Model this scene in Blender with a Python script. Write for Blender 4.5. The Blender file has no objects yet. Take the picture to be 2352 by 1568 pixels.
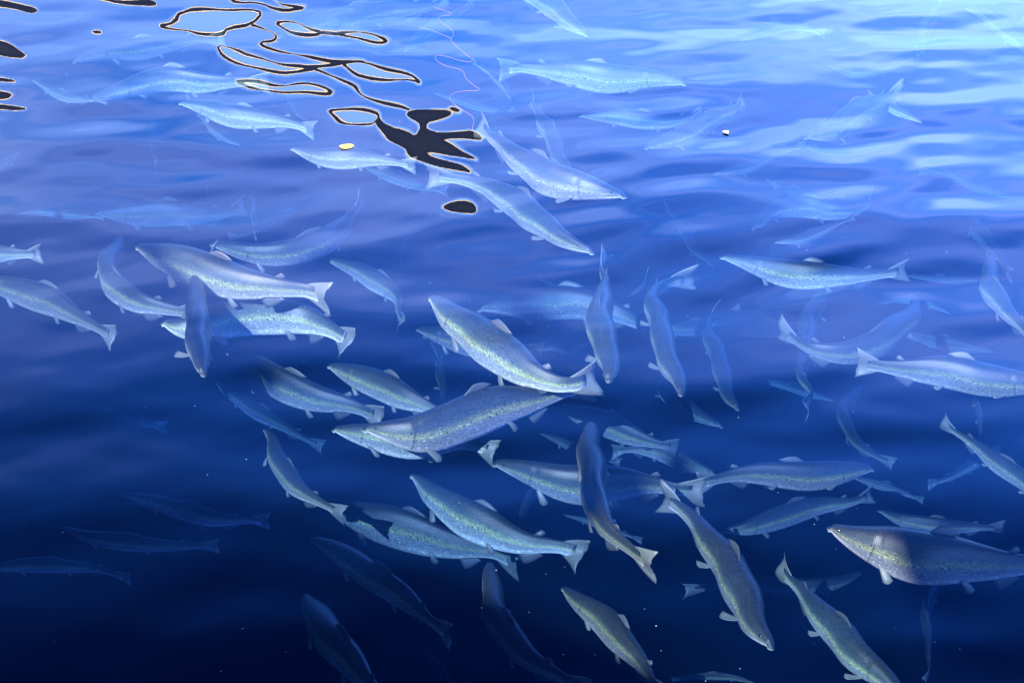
import bpy, math, random
import numpy as np
from mathutils import Vector, Matrix

R = math.radians
scene = bpy.context.scene
rng = random.Random(7)

# ------------------------------------------------------------------ camera
CAM_H, PITCH, VFOV = 3.0, 32.0, 22.0
cd = bpy.data.cameras.new('camera')
cam = bpy.data.objects.new('camera', cd)
scene.collection.objects.link(cam)
cam.location = (0, 0, CAM_H)
cam.rotation_euler = (R(90 - PITCH), 0, 0)
cd.sensor_fit = 'HORIZONTAL'
cd.sensor_width = 36.0
ASPECT = 1024 / 682
cd.lens = 18.0 / (math.tan(R(VFOV / 2)) * ASPECT)
cd.clip_start, cd.clip_end = 0.05, 3000
scene.camera = cam

# ------------------------------------------------------------------ sky
SUN_EL = 43.0
SUN_VEC = Vector((-0.50, -0.80, 0)).normalized()
w = bpy.data.worlds.new('World'); scene.world = w; w.use_nodes = True
nt = w.node_tree; nt.nodes.clear()
def N(t, ty, **kw):
    n = t.nodes.new(ty)
    for k, v in kw.items():
        if k in n.inputs.keys() if hasattr(n.inputs, 'keys') else False:
            n.inputs[k].default_value = v
        else:
            setattr(n, k, v)
    return n
sky = N(nt, 'ShaderNodeTexSky', sky_type='NISHITA', sun_disc=False, sun_elevation=R(SUN_EL),
        sun_rotation=math.atan2(SUN_VEC.x, SUN_VEC.y), air_density=1.0, dust_density=0.3, ozone_density=3.0)
hs = N(nt, 'ShaderNodeHueSaturation', Hue=0.517, Saturation=1.20, Value=1.0)
gm = N(nt, 'ShaderNodeGamma', Gamma=1.6)
nt.links.new(sky.outputs[0], gm.inputs['Color']); 
k1 = N(nt, 'ShaderNodeVectorMath', operation='MULTIPLY_ADD'); nt.links.new(gm.outputs[0], k1.inputs[0]); k1.inputs[1].default_value = (1/14,)*3; k1.inputs[2].default_value = (1, 1, 1)
k2 = N(nt, 'ShaderNodeVectorMath', operation='DIVIDE'); nt.links.new(gm.outputs[0], k2.inputs[0]); nt.links.new(k1.outputs[0], k2.inputs[1])
nt.links.new(k2.outputs[0], hs.inputs['Color'])
# thin high cloud, streaked along the horizon
tc = N(nt, 'ShaderNodeTexCoord')
sp = N(nt, 'ShaderNodeSeparateXYZ'); nt.links.new(tc.outputs['Generated'], sp.inputs[0])
mp = N(nt, 'ShaderNodeMapping'); mp.inputs['Scale'].default_value = (2.2, 2.2, 9.0)
nt.links.new(tc.outputs['Generated'], mp.inputs['Vector'])
cl = N(nt, 'ShaderNodeTexNoise', Scale=2.2, Detail=3.0, Roughness=0.5)
nt.links.new(mp.outputs[0], cl.inputs['Vector'])
cr = N(nt, 'ShaderNodeMapRange'); cr.inputs['From Min'].default_value = 0.30; cr.inputs['From Max'].default_value = 0.78
nt.links.new(cl.outputs[0], cr.inputs['Value'])
lo = N(nt, 'ShaderNodeMapRange')  # cloud only low in the sky
lo.inputs['From Min'].default_value = 0.56; lo.inputs['From Max'].default_value = 0.36
nt.links.new(sp.outputs['Z'], lo.inputs['Value'])
ml = N(nt, 'ShaderNodeMath', operation='MULTIPLY'); nt.links.new(cr.outputs[0], ml.inputs[0]); nt.links.new(lo.outputs[0], ml.inputs[1])
ml2 = N(nt, 'ShaderNodeMath', operation='MULTIPLY'); nt.links.new(ml.outputs[0], ml2.inputs[0]); ml2.inputs[1].default_value = 0.30
mx = N(nt, 'ShaderNodeMixRGB'); nt.links.new(ml2.outputs[0], mx.inputs[0]); nt.links.new(hs.outputs[0], mx.inputs[1])
mx.inputs[2].default_value = (10.0, 12.0, 16.5, 1)
zr = N(nt, 'ShaderNodeFloatCurve'); nt.links.new(sp.outputs['Z'], zr.inputs['Value'])   # clear sky: dim haze line, bright band, deep zenith
cvp = zr.mapping.curves[0].points
cvp[0].location = (0.0, 0.16); cvp[1].location = (1.0, 0.04)
for q_ in ((0.18, 0.36), (0.34, 0.84), (0.43, 0.97), (0.50, 0.96), (0.56, 0.70), (0.62, 0.27), (0.70, 0.07)): cvp.new(*q_)
zr.mapping.update()
xr = N(nt, 'ShaderNodeMath', operation='MULTIPLY_ADD'); nt.links.new(sp.outputs['X'], xr.inputs[0]); xr.inputs[1].default_value = 1.9; xr.inputs[2].default_value = 1.82
zx = N(nt, 'ShaderNodeMath', operation='MULTIPLY'); nt.links.new(zr.outputs[0], zx.inputs[0]); nt.links.new(xr.outputs[0], zx.inputs[1])
zm = N(nt, 'ShaderNodeVectorMath', operation='SCALE'); nt.links.new(mx.outputs[0], zm.inputs[0]); nt.links.new(zx.outputs[0], zm.inputs['Scale'])
hm = N(nt, 'ShaderNodeValToRGB'); nt.links.new(sp.outputs['Z'], hm.inputs[0])
he = hm.color_ramp.elements
he[0].position = 0.0; he[0].color = (0.40, 0.72, 1.3, 1); he[1].position = 0.50; he[1].color = (0.98, 0.92, 1.03, 1)
k_ = he.new(0.26); k_.color = (0.60, 0.86, 1.15, 1); k_ = he.new(0.37); k_.color = (0.80, 0.91, 1.02, 1)
zc = N(nt, 'ShaderNodeVectorMath', operation='MULTIPLY'); nt.links.new(zm.outputs[0], zc.inputs[0]); nt.links.new(hm.outputs[0], zc.inputs[1])
bg = N(nt, 'ShaderNodeBackground', Strength=0.15)
nt.links.new(zc.outputs[0], bg.inputs[0])
wo = N(nt, 'ShaderNodeOutputWorld'); nt.links.new(bg.outputs[0], wo.inputs[0])

# ------------------------------------------------------------------ sun
sd = bpy.data.lights.new('sun', 'SUN'); sd.energy = 5.0; sd.angle = R(0.5); sd.color = (1.0, 0.95, 0.86)
sun = bpy.data.objects.new('sun', sd); scene.collection.objects.link(sun)
sv = Vector((SUN_VEC.x * math.cos(R(SUN_EL)), SUN_VEC.y * math.cos(R(SUN_EL)), math.sin(R(SUN_EL))))
sun.rotation_euler = sv.to_track_quat('Z', 'Y').to_euler()

vs = scene.view_settings
vs.view_transform = 'Standard'; vs.look = 'None'; vs.gamma = 1; vs.exposure = 2.35; vs.use_curve_mapping = False
cy = scene.cycles
cy.use_denoising = True
cy.max_bounces = 8; cy.diffuse_bounces = 1; cy.glossy_bounces = 2; cy.transparent_max_bounces = 12
cy.volume_bounces = 0; cy.caustics_reflective = False; cy.caustics_refractive = False

# ------------------------------------------------------------------ picture units -> place
F_D = 1176.0 / (math.tan(R(VFOV / 2)) * ASPECT)      # focal length in units of a 2352-wide picture
cp, sn = math.cos(R(PITCH)), math.sin(R(PITCH))
def at(x, y, z):
    """the point at height z that is seen at (x, y) of the 2352 x 1568 picture"""
    a, b = (x - 1176) / F_D, -(y - 784) / F_D
    d = Vector((a, cp + b * sn, -sn + b * cp))
    t = (z - CAM_H) / d.z
    return Vector((0, 0, CAM_H)) + d * t
def to_px(X, Y, Z=0.0):
    dz = Z - CAM_H
    fwd = Y * cp - dz * sn
    up = Y * sn + dz * cp
    return 1176 + F_D * X / fwd, 784 - F_D * up / fwd

def tag(o, label=None, cat=None, group=None, kind=None):
    if label: o['label'] = label
    if cat: o['category'] = cat
    if group: o['group'] = group
    if kind: o['kind'] = kind
    return o
def link(name, verts, faces, mats, smooth=True, parent=None, fmat=None, uvs=None):
    me = bpy.data.meshes.new(name)
    me.from_pydata([tuple(v) for v in verts], [], faces)
    for m in (mats if isinstance(mats, (list, tuple)) else [mats]):
        me.materials.append(m)
    if smooth:
        me.polygons.foreach_set('use_smooth', [True] * len(me.polygons))
    if fmat is not None:
        me.polygons.foreach_set('material_index', fmat)
    if uvs is not None:
        ul = me.uv_layers.new(name='UVMap')
        vi = np.empty(len(me.loops), dtype=np.int32); me.loops.foreach_get('vertex_index', vi)
        ul.data.foreach_set('uv', np.asarray(uvs, dtype=np.float32)[vi].ravel())
    me.update()
    o = bpy.data.objects.new(name, me); scene.collection.objects.link(o)
    if parent: o.parent = parent
    return o
def box(x0, x1, y0, y1, z0, z1, vs=None, fs=None):
    vs = [] if vs is None else vs; fs = [] if fs is None else fs
    b = len(vs)
    vs += [(x0, y0, z0), (x1, y0, z0), (x1, y1, z0), (x0, y1, z0), (x0, y0, z1), (x1, y0, z1), (x1, y1, z1), (x0, y1, z1)]
    fs += [tuple(b + i for i in f) for f in ((0, 3, 2, 1), (4, 5, 6, 7), (0, 1, 5, 4), (1, 2, 6, 5), (2, 3, 7, 6), (3, 0, 4, 7))]
    return vs, fs
def mat(name):
    m = bpy.data.materials.new(name); m.use_nodes = True
    t = m.node_tree; t.nodes.clear()
    out = t.nodes.new('ShaderNodeOutputMaterial')
    return m, t, out
def simple(name, col, rough=0.6, metal=0.0, var=0.25, scale=6.0):
    m, t, out = mat(name)
    p = N(t, 'ShaderNodeBsdfPrincipled', Roughness=rough, Metallic=metal)
    no = N(t, 'ShaderNodeTexNoise', Scale=scale, Detail=4.0)
    c = N(t, 'ShaderNodeMixRGB')
    c.inputs[1].default_value = (*[v * (1 - var) for v in col], 1); c.inputs[2].default_value = (*[min(1, v * (1 + var)) for v in col], 1)
    t.links.new(no.outputs[0], c.inputs[0]); t.links.new(c.outputs[0], p.inputs['Base Color']); t.links.new(p.outputs[0], out.inputs['Surface'])
    return m

# ------------------------------------------------------------------ water: surface
wm, t, out = mat('water_surface')
ge = N(t, 'ShaderNodeNewGeometry')
dt = N(t, 'ShaderNodeVectorMath', operation='DOT_PRODUCT'); t.links.new(ge.outputs['Normal'], dt.inputs[0]); t.links.new(ge.outputs['Incoming'], dt.inputs[1])
ab_ = N(t, 'ShaderNodeMath', operation='ABSOLUTE'); t.links.new(dt.outputs['Value'], ab_.inputs[0])
om = N(t, 'ShaderNodeMath', operation='SUBTRACT', use_clamp=True); om.inputs[0].default_value = 1.0; t.links.new(ab_.outputs[0], om.inputs[1])
pw = N(t, 'ShaderNodeMath', operation='POWER'); t.links.new(om.outputs[0], pw.inputs[0]); pw.inputs[1].default_value = 5.0
fr = N(t, 'ShaderNodeMath', operation='MULTIPLY_ADD'); t.links.new(pw.outputs[0], fr.inputs[0]); fr.inputs[1].default_value = 0.965; fr.inputs[2].default_value = 0.042
gl = N(t, 'ShaderNodeBsdfGlossy', Roughness=0.0); gl.inputs['Color'].default_value = (0.95, 0.90, 1.0, 1)
tr = N(t, 'ShaderNodeBsdfTransparent'); tr.inputs['Color'].default_value = (0.95, 0.97, 1, 1)
mi = N(t, 'ShaderNodeMixShader')
t.links.new(fr.outputs[0], mi.inputs[0]); t.links.new(tr.outputs[0], mi.inputs[1]); t.links.new(gl.outputs[0], mi.inputs[2])
t.links.new(mi.outputs[0], out.inputs['Surface'])

def seq(a, b, step):
    n = max(1, int(round((b - a) / step)))
    return [a + (b - a) * i / n for i in range(n)]
xs = [-400, -120, -40, -15, -8, -5.5] + seq(-4.2, -2.9, 0.04) + seq(-2.9, 0.15, 0.0058) + seq(0.15, 3.4, 0.022) + [3.4, 3.6, 5, 8, 15, 40, 120, 400]
ys = [-300, -60, -15, -4, 0, 1.5] + seq(2.4, 5.3, 0.022) + seq(5.3, 8.3, 0.0105) + seq(8.3, 10.5, 0.05) + [10.5, 11.5, 13, 16, 24, 50, 120, 400]
xs, ys = np.array(xs), np.array(ys)
X, Y = np.meshgrid(xs, ys)
nr = np.random.default_rng(11)
H = np.zeros_like(X); SX = np.zeros_like(X); SY = np.zeros_like(X)
# (wavelength, slope amplitude, direction of travel from +y in degrees)
waves = []
for lam, amp, spread, n in ((1.3, .008, 22, 4), (0.66, .010, 20, 7), (0.38, .011, 18, 10), (0.22, .007, 22, 10), (0.11, .0025, 30, 8)):
    for _ in range(n):
        waves.append((lam * nr.uniform(.8, 1.25), amp * nr.uniform(.6, 1.1) / math.sqrt(n) * 1.6, nr.normal(-12, spread), nr.uniform(0, 6.28)))
far = np.clip((Y - 3.0) / 4.5, 0, 1)
diag = [(0.26 * nr.uniform(.8, 1.3), 0.0085, -30 + nr.normal(0, 7), nr.uniform(0, 6.28)) for _ in range(6)]
denv = np.exp(-((X - 1.0) / 1.2) ** 2 - ((Y - 5.6) / 0.9) ** 2)
env = 0.45 + 0.50 * np.clip((Y - 3.6) / 2.2, 0, 1) - 0.15 * np.clip((Y - 6.5) / 1.5, 0, 1) + 0.22 * np.sin(0.9 * X + 0.6 * Y + 1.0) * far + 0.10 * X * (1 - 0.5 * far)
fall = np.clip((12 - np.abs(Y)) / 4, 0, 1) * np.clip((7 - np.abs(X)) / 3, 0, 1)
env *= fall
for lam, a, th, ph in waves:
    kx, ky = math.sin(R(th)) * 2 * math.pi / lam, math.cos(R(th)) * 2 * math.pi / lam
    k = math.hypot(kx, ky)
    p = kx * X + ky * Y + ph
    H += env * a / k * np.sin(p)
    c = env * a / k * np.cos(p)
    SX += kx * c; SY += ky * c

for lam, a, th, ph in diag:
    kx, ky = math.sin(R(th)) * 2 * math.pi / lam, math.cos(R(th)) * 2 * math.pi / lam
    k = math.hypot(kx, ky); p = kx * X + ky * Y + ph
    H += denv * a / k * np.sin(p); c = denv * a / k * np.cos(p); SX += kx * c; SY += ky * c

# steep little wavelets near the far walkway: they mirror its black beam as loops and squiggles
PX, PY = to_px(X, Y)
BAR_Y, BAR_Z = 11.5, 0.70
loops = [
 [(362,62),(405,50),(418,24),(504,23),(571,22),(600,30),(584,57),(527,62),(512,80),(470,82),(425,68),(395,66)],
 [(490,102),(545,112),(575,131),(625,143),(705,155),(722,160),(672,168),(598,160),(544,148),(520,132)],
 [(781,145),(801,161),(838,181),(892,183),(945,186),(972,193),(935,172),(895,158),(831,145)],
 [(633,50),(670,47),(705,68),(745,74),(725,82),(690,80),(655,70)],
 [(775,75),(800,73),(850,77),(893,92),(880,98),(840,94),(800,84)],
 [(537,185),(575,188),(640,198),(700,192),(745,198),(760,212),(740,218),(690,212),(640,210),(580,207)],
 [(755,252),(790,250),(860,258),(875,268),(862,285),(830,290),(790,285),(765,270)],
]
lines = [
 [(584,59),(598,64),(635,80),(632,94),(595,99),(615,111),(672,126),(739,138),(790,141),(831,144)],
 [(705,156),(745,152),(790,143)],
 [(722,161),(745,168),(781,178),(808,195),(821,215),(848,228),(915,245),(942,254)],
 [(530,-5),(545,6),(600,10),(620,18),(660,22),(695,20)],
 [(623,-8),(640,8),(665,12),(695,20)],
 [(745,74),(775,76)],
]
blobs = [
 [(872,262),(890,290),(940,305),(960,315),(965,290),(935,270),(942,255),(1000,250),(1032,252),(1035,265),(1000,275),(975,283),(985,300),(1060,305),(1085,300),(1112,322),(1080,322),(1010,318),(1030,330),(1102,368),(1060,364),(1000,348),(975,352),(1040,372),(1098,400),(1040,390),(980,375),(935,360),(925,340),(880,310),(862,288)],
 [(1018,472),(1045,462),(1085,463),(1092,478),(1090,493),(1050,490),(1030,485)],
 [(-30,0),(40,6),(80,18),(82,30),(60,30),(30,18),(-30,18)],
 [(-30,92),(25,100),(65,123),(45,135),(-30,125)],
 [(-30,178),(38,182),(35,190),(-30,190)],
 [(-30,210),(30,214),(20,228),(-30,230)],
 [(-30,238),(60,243),(50,253),(-30,250)],
 [(150,-12),(250,0),(300,2),(350,0),(362,12),(345,18),(310,12),(250,6)],
 [(213,73),(225,71),(240,75),(232,80),(220,78)],
 [(1033,247),(1045,246),(1055,254),(1050,260),(1038,256)],
]
mask = (PX > -80) & (PX < 1250) & (PY > -60) & (PY < 580) & (Y > 3) & (Y < 9)
qx, qy = PX[mask], PY[mask]
qx, qy = (qx + 4.0 * np.sin(qy / 9.0 + qx / 41), qy + 1.6 * np.sin(qx / 19.0 + 2))
thick = 1.0 + 0.38 * np.sin(qx / 37.0 + qy / 11.0) + 0.22 * np.sin(qx / 15.0 - qy / 6.0)
def seg_dist(poly, closed):
    d = np.full(qx.shape, 1e9)
    n = len(poly)
    for i in range(n if closed else n - 1):
        (ax, ay), (bx, by) = poly[i], poly[(i + 1) % n]
        dx, dy = bx - ax, by - ay
        tt = np.clip(((qx - ax) * dx + (qy - ay) * dy) / (dx * dx + dy * dy), 0, 1)
        d = np.minimum(d, np.hypot(qx - ax - tt * dx, qy - ay - tt * dy))
    return d
def inside(poly):
    r = np.zeros(qx.shape, bool); n = len(poly)
    for i in range(n):
        (ax, ay), (bx, by) = poly[i], poly[(i + 1) % n]
        c = (ay > qy) != (by > qy)
        with np.errstate(divide='ignore', invalid='ignore'):
            xi = (bx - ax) * (qy - ay) / (by - ay if by != ay else 1e-9) + ax
        r ^= c & (qx < xi)
    return r
def chaikin(p, closed, it=2):
    for _ in range(it):
        q = []
        n = len(p)
        if not closed: q.append(p[0])
        for i in range(n if closed else n - 1):
            a, b = p[i], p[(i + 1) % n]
            q += [(a[0] * .75 + b[0] * .25, a[1] * .75 + b[1] * .25), (a[0] * .25 + b[0] * .75, a[1] * .25 + b[1] * .75)]
        if not closed: q.append(p[-1])
        p = q
    return p
PXQ = 2.7 * thick                      # half-width of a mirrored line, in picture units
Q = np.full(qx.shape, -9.0)
for p in loops:
    p = chaikin(p, True, 1); d = seg_dist(p, True); i = inside(p)
    Q = np.maximum(Q, np.where(i, np.minimum(d / PXQ, 2.9), -d / PXQ))
for p in lines:
    d = seg_dist(chaikin(p, False, 1), False)
    Q = np.maximum(Q, -d / PXQ)
for p in blobs:
    p = chaikin(p, True, 1); d = seg_dist(p, True); i = inside(p)
    Q = np.maximum(Q, np.where(i, np.minimum(-0.95 + d / 6, .8) + np.clip(d / 5, 0, 1) * 0.12 * np.sin(qx / 9 + 2 * np.sin(qy / 8)) * np.sin(qy / 5.5 + qx / 21), -0.95 - d / PXQ))
wgt = np.clip((Q + 3.0) / 1.0, 0, 1); wgt = wgt * wgt * (3 - 2 * wgt)
dep = np.arctan2(CAM_H, Y[mask])
el = np.arctan2(BAR_Z, BAR_Y - Y[mask])
hwa = np.arctan2(0.15, np.hypot(BAR_Y - Y[mask], BAR_Z))
e_ = np.maximum(el - hwa * np.clip(Q, -2.0, 3), R(0.8))
SY[mask] = SY[mask] * (1 - wgt) + wgt * np.tan((e_ - dep) / 2)
SX[mask] = SX[mask] * (1 - 0.95 * wgt)

nyy, nxx = X.shape
verts = np.stack([X, Y, H], -1).reshape(-1, 3)
idx = np.arange(nxx * nyy).reshape(nyy, nxx)
quads = np.stack([idx[:-1, :-1], idx[:-1, 1:], idx[1:, 1:], idx[1:, :-1]], -1).reshape(-1, 4)
me = bpy.data.meshes.new('water')
me.vertices.add(len(verts)); me.vertices.foreach_set('co', verts.astype(np.float32).ravel())
me.loops.add(quads.size); me.loops.foreach_set('vertex_index', quads.astype(np.int32).ravel())
me.polygons.add(len(quads)); me.polygons.foreach_set('loop_start', np.arange(0, quads.size, 4, dtype=np.int32))
me.update(calc_edges=True)
me.polygons.foreach_set('use_smooth', np.ones(len(quads), bool))
nrm = np.stack([-SX, -SY, np.ones_like(SX)], -1).reshape(-1, 3)
nrm /= np.linalg.norm(nrm, axis=1, keepdims=True)
me.normals_split_custom_set_from_vertices(nrm.astype(np.float32).tolist())
me.materials.append(wm)
water = bpy.data.objects.new('water', me); scene.collection.objects.link(water)
tag(water, kind='structure')

# the water below it: one closed even volume
vm, t, out = mat('water_volume')
sc_ = N(t, 'ShaderNodeVolumeScatter', Density=1.0, Anisotropy=0.0)
sc_.inputs['Color'].default_value = (0.0008, 0.006, 0.018, 1)
ab = N(t, 'ShaderNodeVolumeAbsorption', Density=1.0)
ab.inputs['Color'].default_value = (0.0, 0.34, 0.66, 1)
ad = N(t, 'ShaderNodeAddShader')
ab.inputs['Density'].default_value = 1.25
t.links.new(sc_.outputs[0], ad.inputs[0]); t.links.new(ab.outputs[0], ad.inputs[1]); t.links.new(ad.outputs[0], out.inputs['Volume'])
v_, f_ = box(-30, 30, -10, 40, -9.5, -0.06)
wb = link('water_body', v_, f_, vm, smooth=False); tag(wb, kind='structure')
sb = simple('seabed_mud', (0.02, 0.03, 0.03), 0.95)
gx = np.linspace(-60, 60, 41); gv = []; gf = []
for j, yy in enumerate(gx):
    for i, xx in enumerate(gx):
        gv.append((xx, yy + 20, -9 + 0.25 * math.sin(xx * .4) * math.cos(yy * .31)))
for j in range(40):
    for i in range(40):
        a = j * 41 + i; gf.append((a, a + 1, a + 42, a + 41))
tag(link('seabed', gv, gf, sb), kind='structure')
# ------------------------------------------------------------------ structures outside the picture: mirrored beam, barge and crane added for shade
black = simple('black_plastic', (0.016, 0.018, 0.012), 0.9, var=0.95, scale=3.0)
cream = simple('cream_timber', (0.85, 0.64, 0.32), 0.7, var=0.12)
grey = simple('weathered_steel', (0.18, 0.19, 0.20), 0.6)
black.node_tree.nodes['Principled BSDF'].inputs['Specular IOR Level'].default_value = 0.1
def empty(name, loc=(0, 0, 0)):
    e = bpy.data.objects.new(name, None); scene.collection.objects.link(e); e.location = loc; return e
fw = empty('floating_walkway', (-5.0, BAR_Y, 0))
tag(fw, 'dark walkway edge mirrored as black wavy loops in the rippled water', 'walkway')
def bx(name, m, b, parent):
    ox, oy = parent.location.x, parent.location.y
    v, f = box(b[0] - ox, b[1] - ox, b[2] - oy, b[3] - oy, b[4], b[5])
    return link(name, v, f, m, smooth=False, parent=parent)
X0, X1 = -9.0, 0.2
bx('beam', black, (X0, X1, BAR_Y, BAR_Y + 0.12, BAR_Z - 0.15, BAR_Z + 0.15), fw)
bx('trim_board', cream, (X0, X1, BAR_Y - 0.01, BAR_Y + 0.10, BAR_Z + 0.153, BAR_Z + 0.24), fw)
bx('trim_board', cream, (X0, X1, BAR_Y - 0.01, BAR_Y + 0.10, BAR_Z - 0.24, BAR_Z - 0.153), fw)
for px_ in (-8.5, -6.5, -4.4):
    bx('post', black, (px_, px_ + 0.07, BAR_Y + 0.02, BAR_Y + 0.09, -0.3, BAR_Z - 0.242), fw)
# unseen barge added behind left of the camera to shade the near water
h_ = 4.0 / math.tan(R(SUN_EL))
A_ = at(0, 845, -0.4) - Vector((-SUN_VEC.x, -SUN_VEC.y, 0)) * h_; B_ = at(1640, 1568, -0.4) - Vector((-SUN_VEC.x, -SUN_VEC.y, 0)) * h_
ang = math.atan2(B_.y - A_.y, B_.x - A_.x)
ba = empty('shade_barge', (A_.x, A_.y, 0)); ba.rotation_euler = (0, 0, ang)
tag(ba, 'unseen barge added so its shadow darkens the near left water', 'barge')
def bb(name, m, b):
    v, f = box(*b); return link(name, v, f, m, smooth=False, parent=ba)
bb('shade_hull', grey, (-7, 6.5, -5, -0.02, -0.5, 1.3)); bb('shade_cabin', grey, (-6.5, 6.0, -4.5, -0.05, 1.302, 3.6))

# unseen crane added for its booms, placed to throw dark bands over the fish
cr_o = empty('shade_crane', (-4.0, -2.5, 3.602)); tag(cr_o, 'unseen crane added so its booms throw dark bands over the fish', 'crane')
def bar(name, a, b, w_, parent):
    a, b = Vector(a), Vector(b); d = (b - a).normalized()
    s_ = d.cross(Vector((0, 0, 1))) if abs(d.z) < .9 else d.cross(Vector((1, 0, 0)))
    s_.normalize(); u_ = s_.cross(d); vs_ = []
    for e in (a, b):
        for c, q in ((-1, -1), (1, -1), (1, 1), (-1, 1)): vs_.append(e + s_ * c * w_ / 2 + u_ * q * w_ / 2 - parent.location)
    return link(name, vs_, [(0, 1, 2, 3), (7, 6, 5, 4), (0, 4, 5, 1), (1, 5, 6, 2), (2, 6, 7, 3), (3, 7, 4, 0)], grey, smooth=False, parent=parent)
def shade_boom(p, q, w_, h=6.0, d=.3):
    up_ = sv / sv.z * (h + d)
    bar('shade_boom', at(*p, -d) + up_, at(*q, -d) + up_, w_, cr_o)
shade_boom((395, 570), (560, 855), .06, 6.0, .25); shade_boom((1442, 985), (1395, 1190), .09, 6.2)
shade_boom((2082, 1130), (2100, 1400), .06, 6.2, .12); shade_boom((2262, 1180), (2290, 1450), .28, 6.0, .15)
shade_boom((1120, 640), (1200, 760), .08, 6.1)
bar('shade_mast', (-4.0, -2.5, 3.61), (-4.0, -2.5, 6.6), .25, cr_o)

# ------------------------------------------------------------------ salmon
def fish_skin():
    m, t, out = mat('salmon_skin')
    uv = N(t, 'ShaderNodeUVMap')
    s = N(t, 'ShaderNodeSeparateXYZ'); t.links.new(uv.outputs[0], s.inputs[0])
    no = N(t, 'ShaderNodeTexNoise', Scale=7.0, Detail=3.0); t.links.new(uv.outputs[0], no.inputs['Vector'])
    w1 = N(t, 'ShaderNodeMath', operation='MULTIPLY_ADD'); t.links.new(no.outputs[0], w1.inputs[0]); w1.inputs[1].default_value = 0.10
    t.links.new(s.outputs['Y'], w1.inputs[2])
    r = N(t, 'ShaderNodeValToRGB'); t.links.new(w1.outputs[0], r.inputs[0])
    e = r.color_ramp.elements
    e[0].position = 0.10; e[0].color = (0.010, 0.015, 0.018, 1)
    e[1].position = 1.0; e[1].color = (0.50, 0.52, 0.50, 1)  # pale belly, with a highlight painted along its rim
    for p, c in ((0.32, (0.018, 0.027, 0.031, 1)), (0.45, (0.034, 0.052, 0.055, 1)), (0.60, (0.17, 0.20, 0.11, 1)), (0.70, (0.12, 0.14, 0.15, 1)), (0.84, (0.17, 0.19, 0.20, 1))):
        k = e.new(p); k.color = c
    # spots
    mp = N(t, 'ShaderNodeMapping'); mp.inputs['Scale'].default_value = (70, 24, 1); t.links.new(uv.outputs[0], mp.inputs['Vector'])
    vo = N(t, 'ShaderNodeTexVoronoi', Scale=1.0); vo.inputs['Randomness'].default_value = 1.0
    t.links.new(mp.outputs[0], vo.inputs['Vector'])
    sc = N(t, 'ShaderNodeSeparateColor'); t.links.new(vo.outputs['Color'], sc.inputs[0])
    keep = N(t, 'ShaderNodeMath', operation='GREATER_THAN'); t.links.new(sc.outputs[0], keep.inputs[0]); keep.inputs[1].default_value = 0.45
    near = N(t, 'ShaderNodeMath', operation='LESS_THAN'); t.links.new(vo.outputs['Distance'], near.inputs[0]); near.inputs[1].default_value = 0.33
    band = N(t, 'ShaderNodeMath', operation='LESS_THAN'); t.links.new(s.outputs['Y'], band.inputs[0]); band.inputs[1].default_value = 0.60
    m1 = N(t, 'ShaderNodeMath', operation='MULTIPLY'); t.links.new(keep.outputs[0], m1.inputs[0]); t.links.new(near.outputs[0], m1.inputs[1])
    m2 = N(t, 'ShaderNodeMath', operation='MULTIPLY'); t.links.new(m1.outputs[0], m2.inputs[0]); t.links.new(band.outputs[0], m2.inputs[1])
    m3 = N(t, 'ShaderNodeMath', operation='MULTIPLY'); t.links.new(m2.outputs[0], m3.inputs[0]); m3.inputs[1].default_value = 0.8
    c = N(t, 'ShaderNodeMixRGB'); t.links.new(m3.outputs[0], c.inputs[0]); t.links.new(r.outputs[0], c.inputs[1]); c.inputs[2].default_value = (0.012, 0.014, 0.014, 1)
    def mth(op, a, b_=None, clamp=False):
        n = N(t, 'ShaderNodeMath', operation=op, use_clamp=clamp)
        for i, v in enumerate((a, b_)):
            if v is None: continue
            if isinstance(v, (int, float)): n.inputs[i].default_value = v
            else: t.links.new(v, n.inputs[i])
        return n.outputs[0]
    # gill cover edge and mouth line: groove shade painted into the skin colour
    U, Vv = s.outputs['X'], s.outputs['Y']
    arc = mth('SUBTRACT', U, mth('ADD', 0.205, mth('MULTIPLY', mth('SUBTRACT', 1.0, mth('MULTIPLY', Vv, 2.0)), 0.018)))
    gl_ = mth('SUBTRACT', 1.0, mth('MULTIPLY', mth('ABSOLUTE', arc), 230.0), True)
    gl_ = mth('MULTIPLY', gl_, mth('MULTIPLY', mth('GREATER_THAN', Vv, 0.25), mth('LESS_THAN', Vv, 0.92)))
    mo_ = mth('SUBTRACT', 1.0, mth('MULTIPLY', mth('ABSOLUTE', mth('SUBTRACT', Vv, 0.69)), 28.0), True)
    mo_ = mth('MULTIPLY', mo_, mth('LESS_THAN', U, 0.085))
    ln_ = mth('MULTIPLY', mth('MAXIMUM', gl_, mo_), 0.8)
    jaw = mth('MULTIPLY', mth('SUBTRACT', 1.0, mth('MULTIPLY', U, 7.5), True), mth('MULTIPLY', mth('SUBTRACT', Vv, 0.66), 7.0, True))
    cj = N(t, 'ShaderNodeMixRGB'); t.links.new(mth('MULTIPLY', jaw, 0.9), cj.inputs[0]); t.links.new(c.outputs[0], cj.inputs[1]); cj.inputs[2].default_value = (0.55, 0.55, 0.52, 1)
    c = cj
    c0_ = N(t, 'ShaderNodeMixRGB'); t.links.new(ln_, c0_.inputs[0]); t.links.new(c.outputs[0], c0_.inputs[1]); c0_.inputs[2].default_value = (0.015, 0.014, 0.013, 1)
    c = c0_
    oi = N(t, 'ShaderNodeObjectInfo')
    mr = N(t, 'ShaderNodeMapRange'); mr.inputs['To Min'].default_value = 0.55; mr.inputs['To Max'].default_value = 1.15
    t.links.new(oi.outputs['Random'], mr.inputs['Value'])
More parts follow.
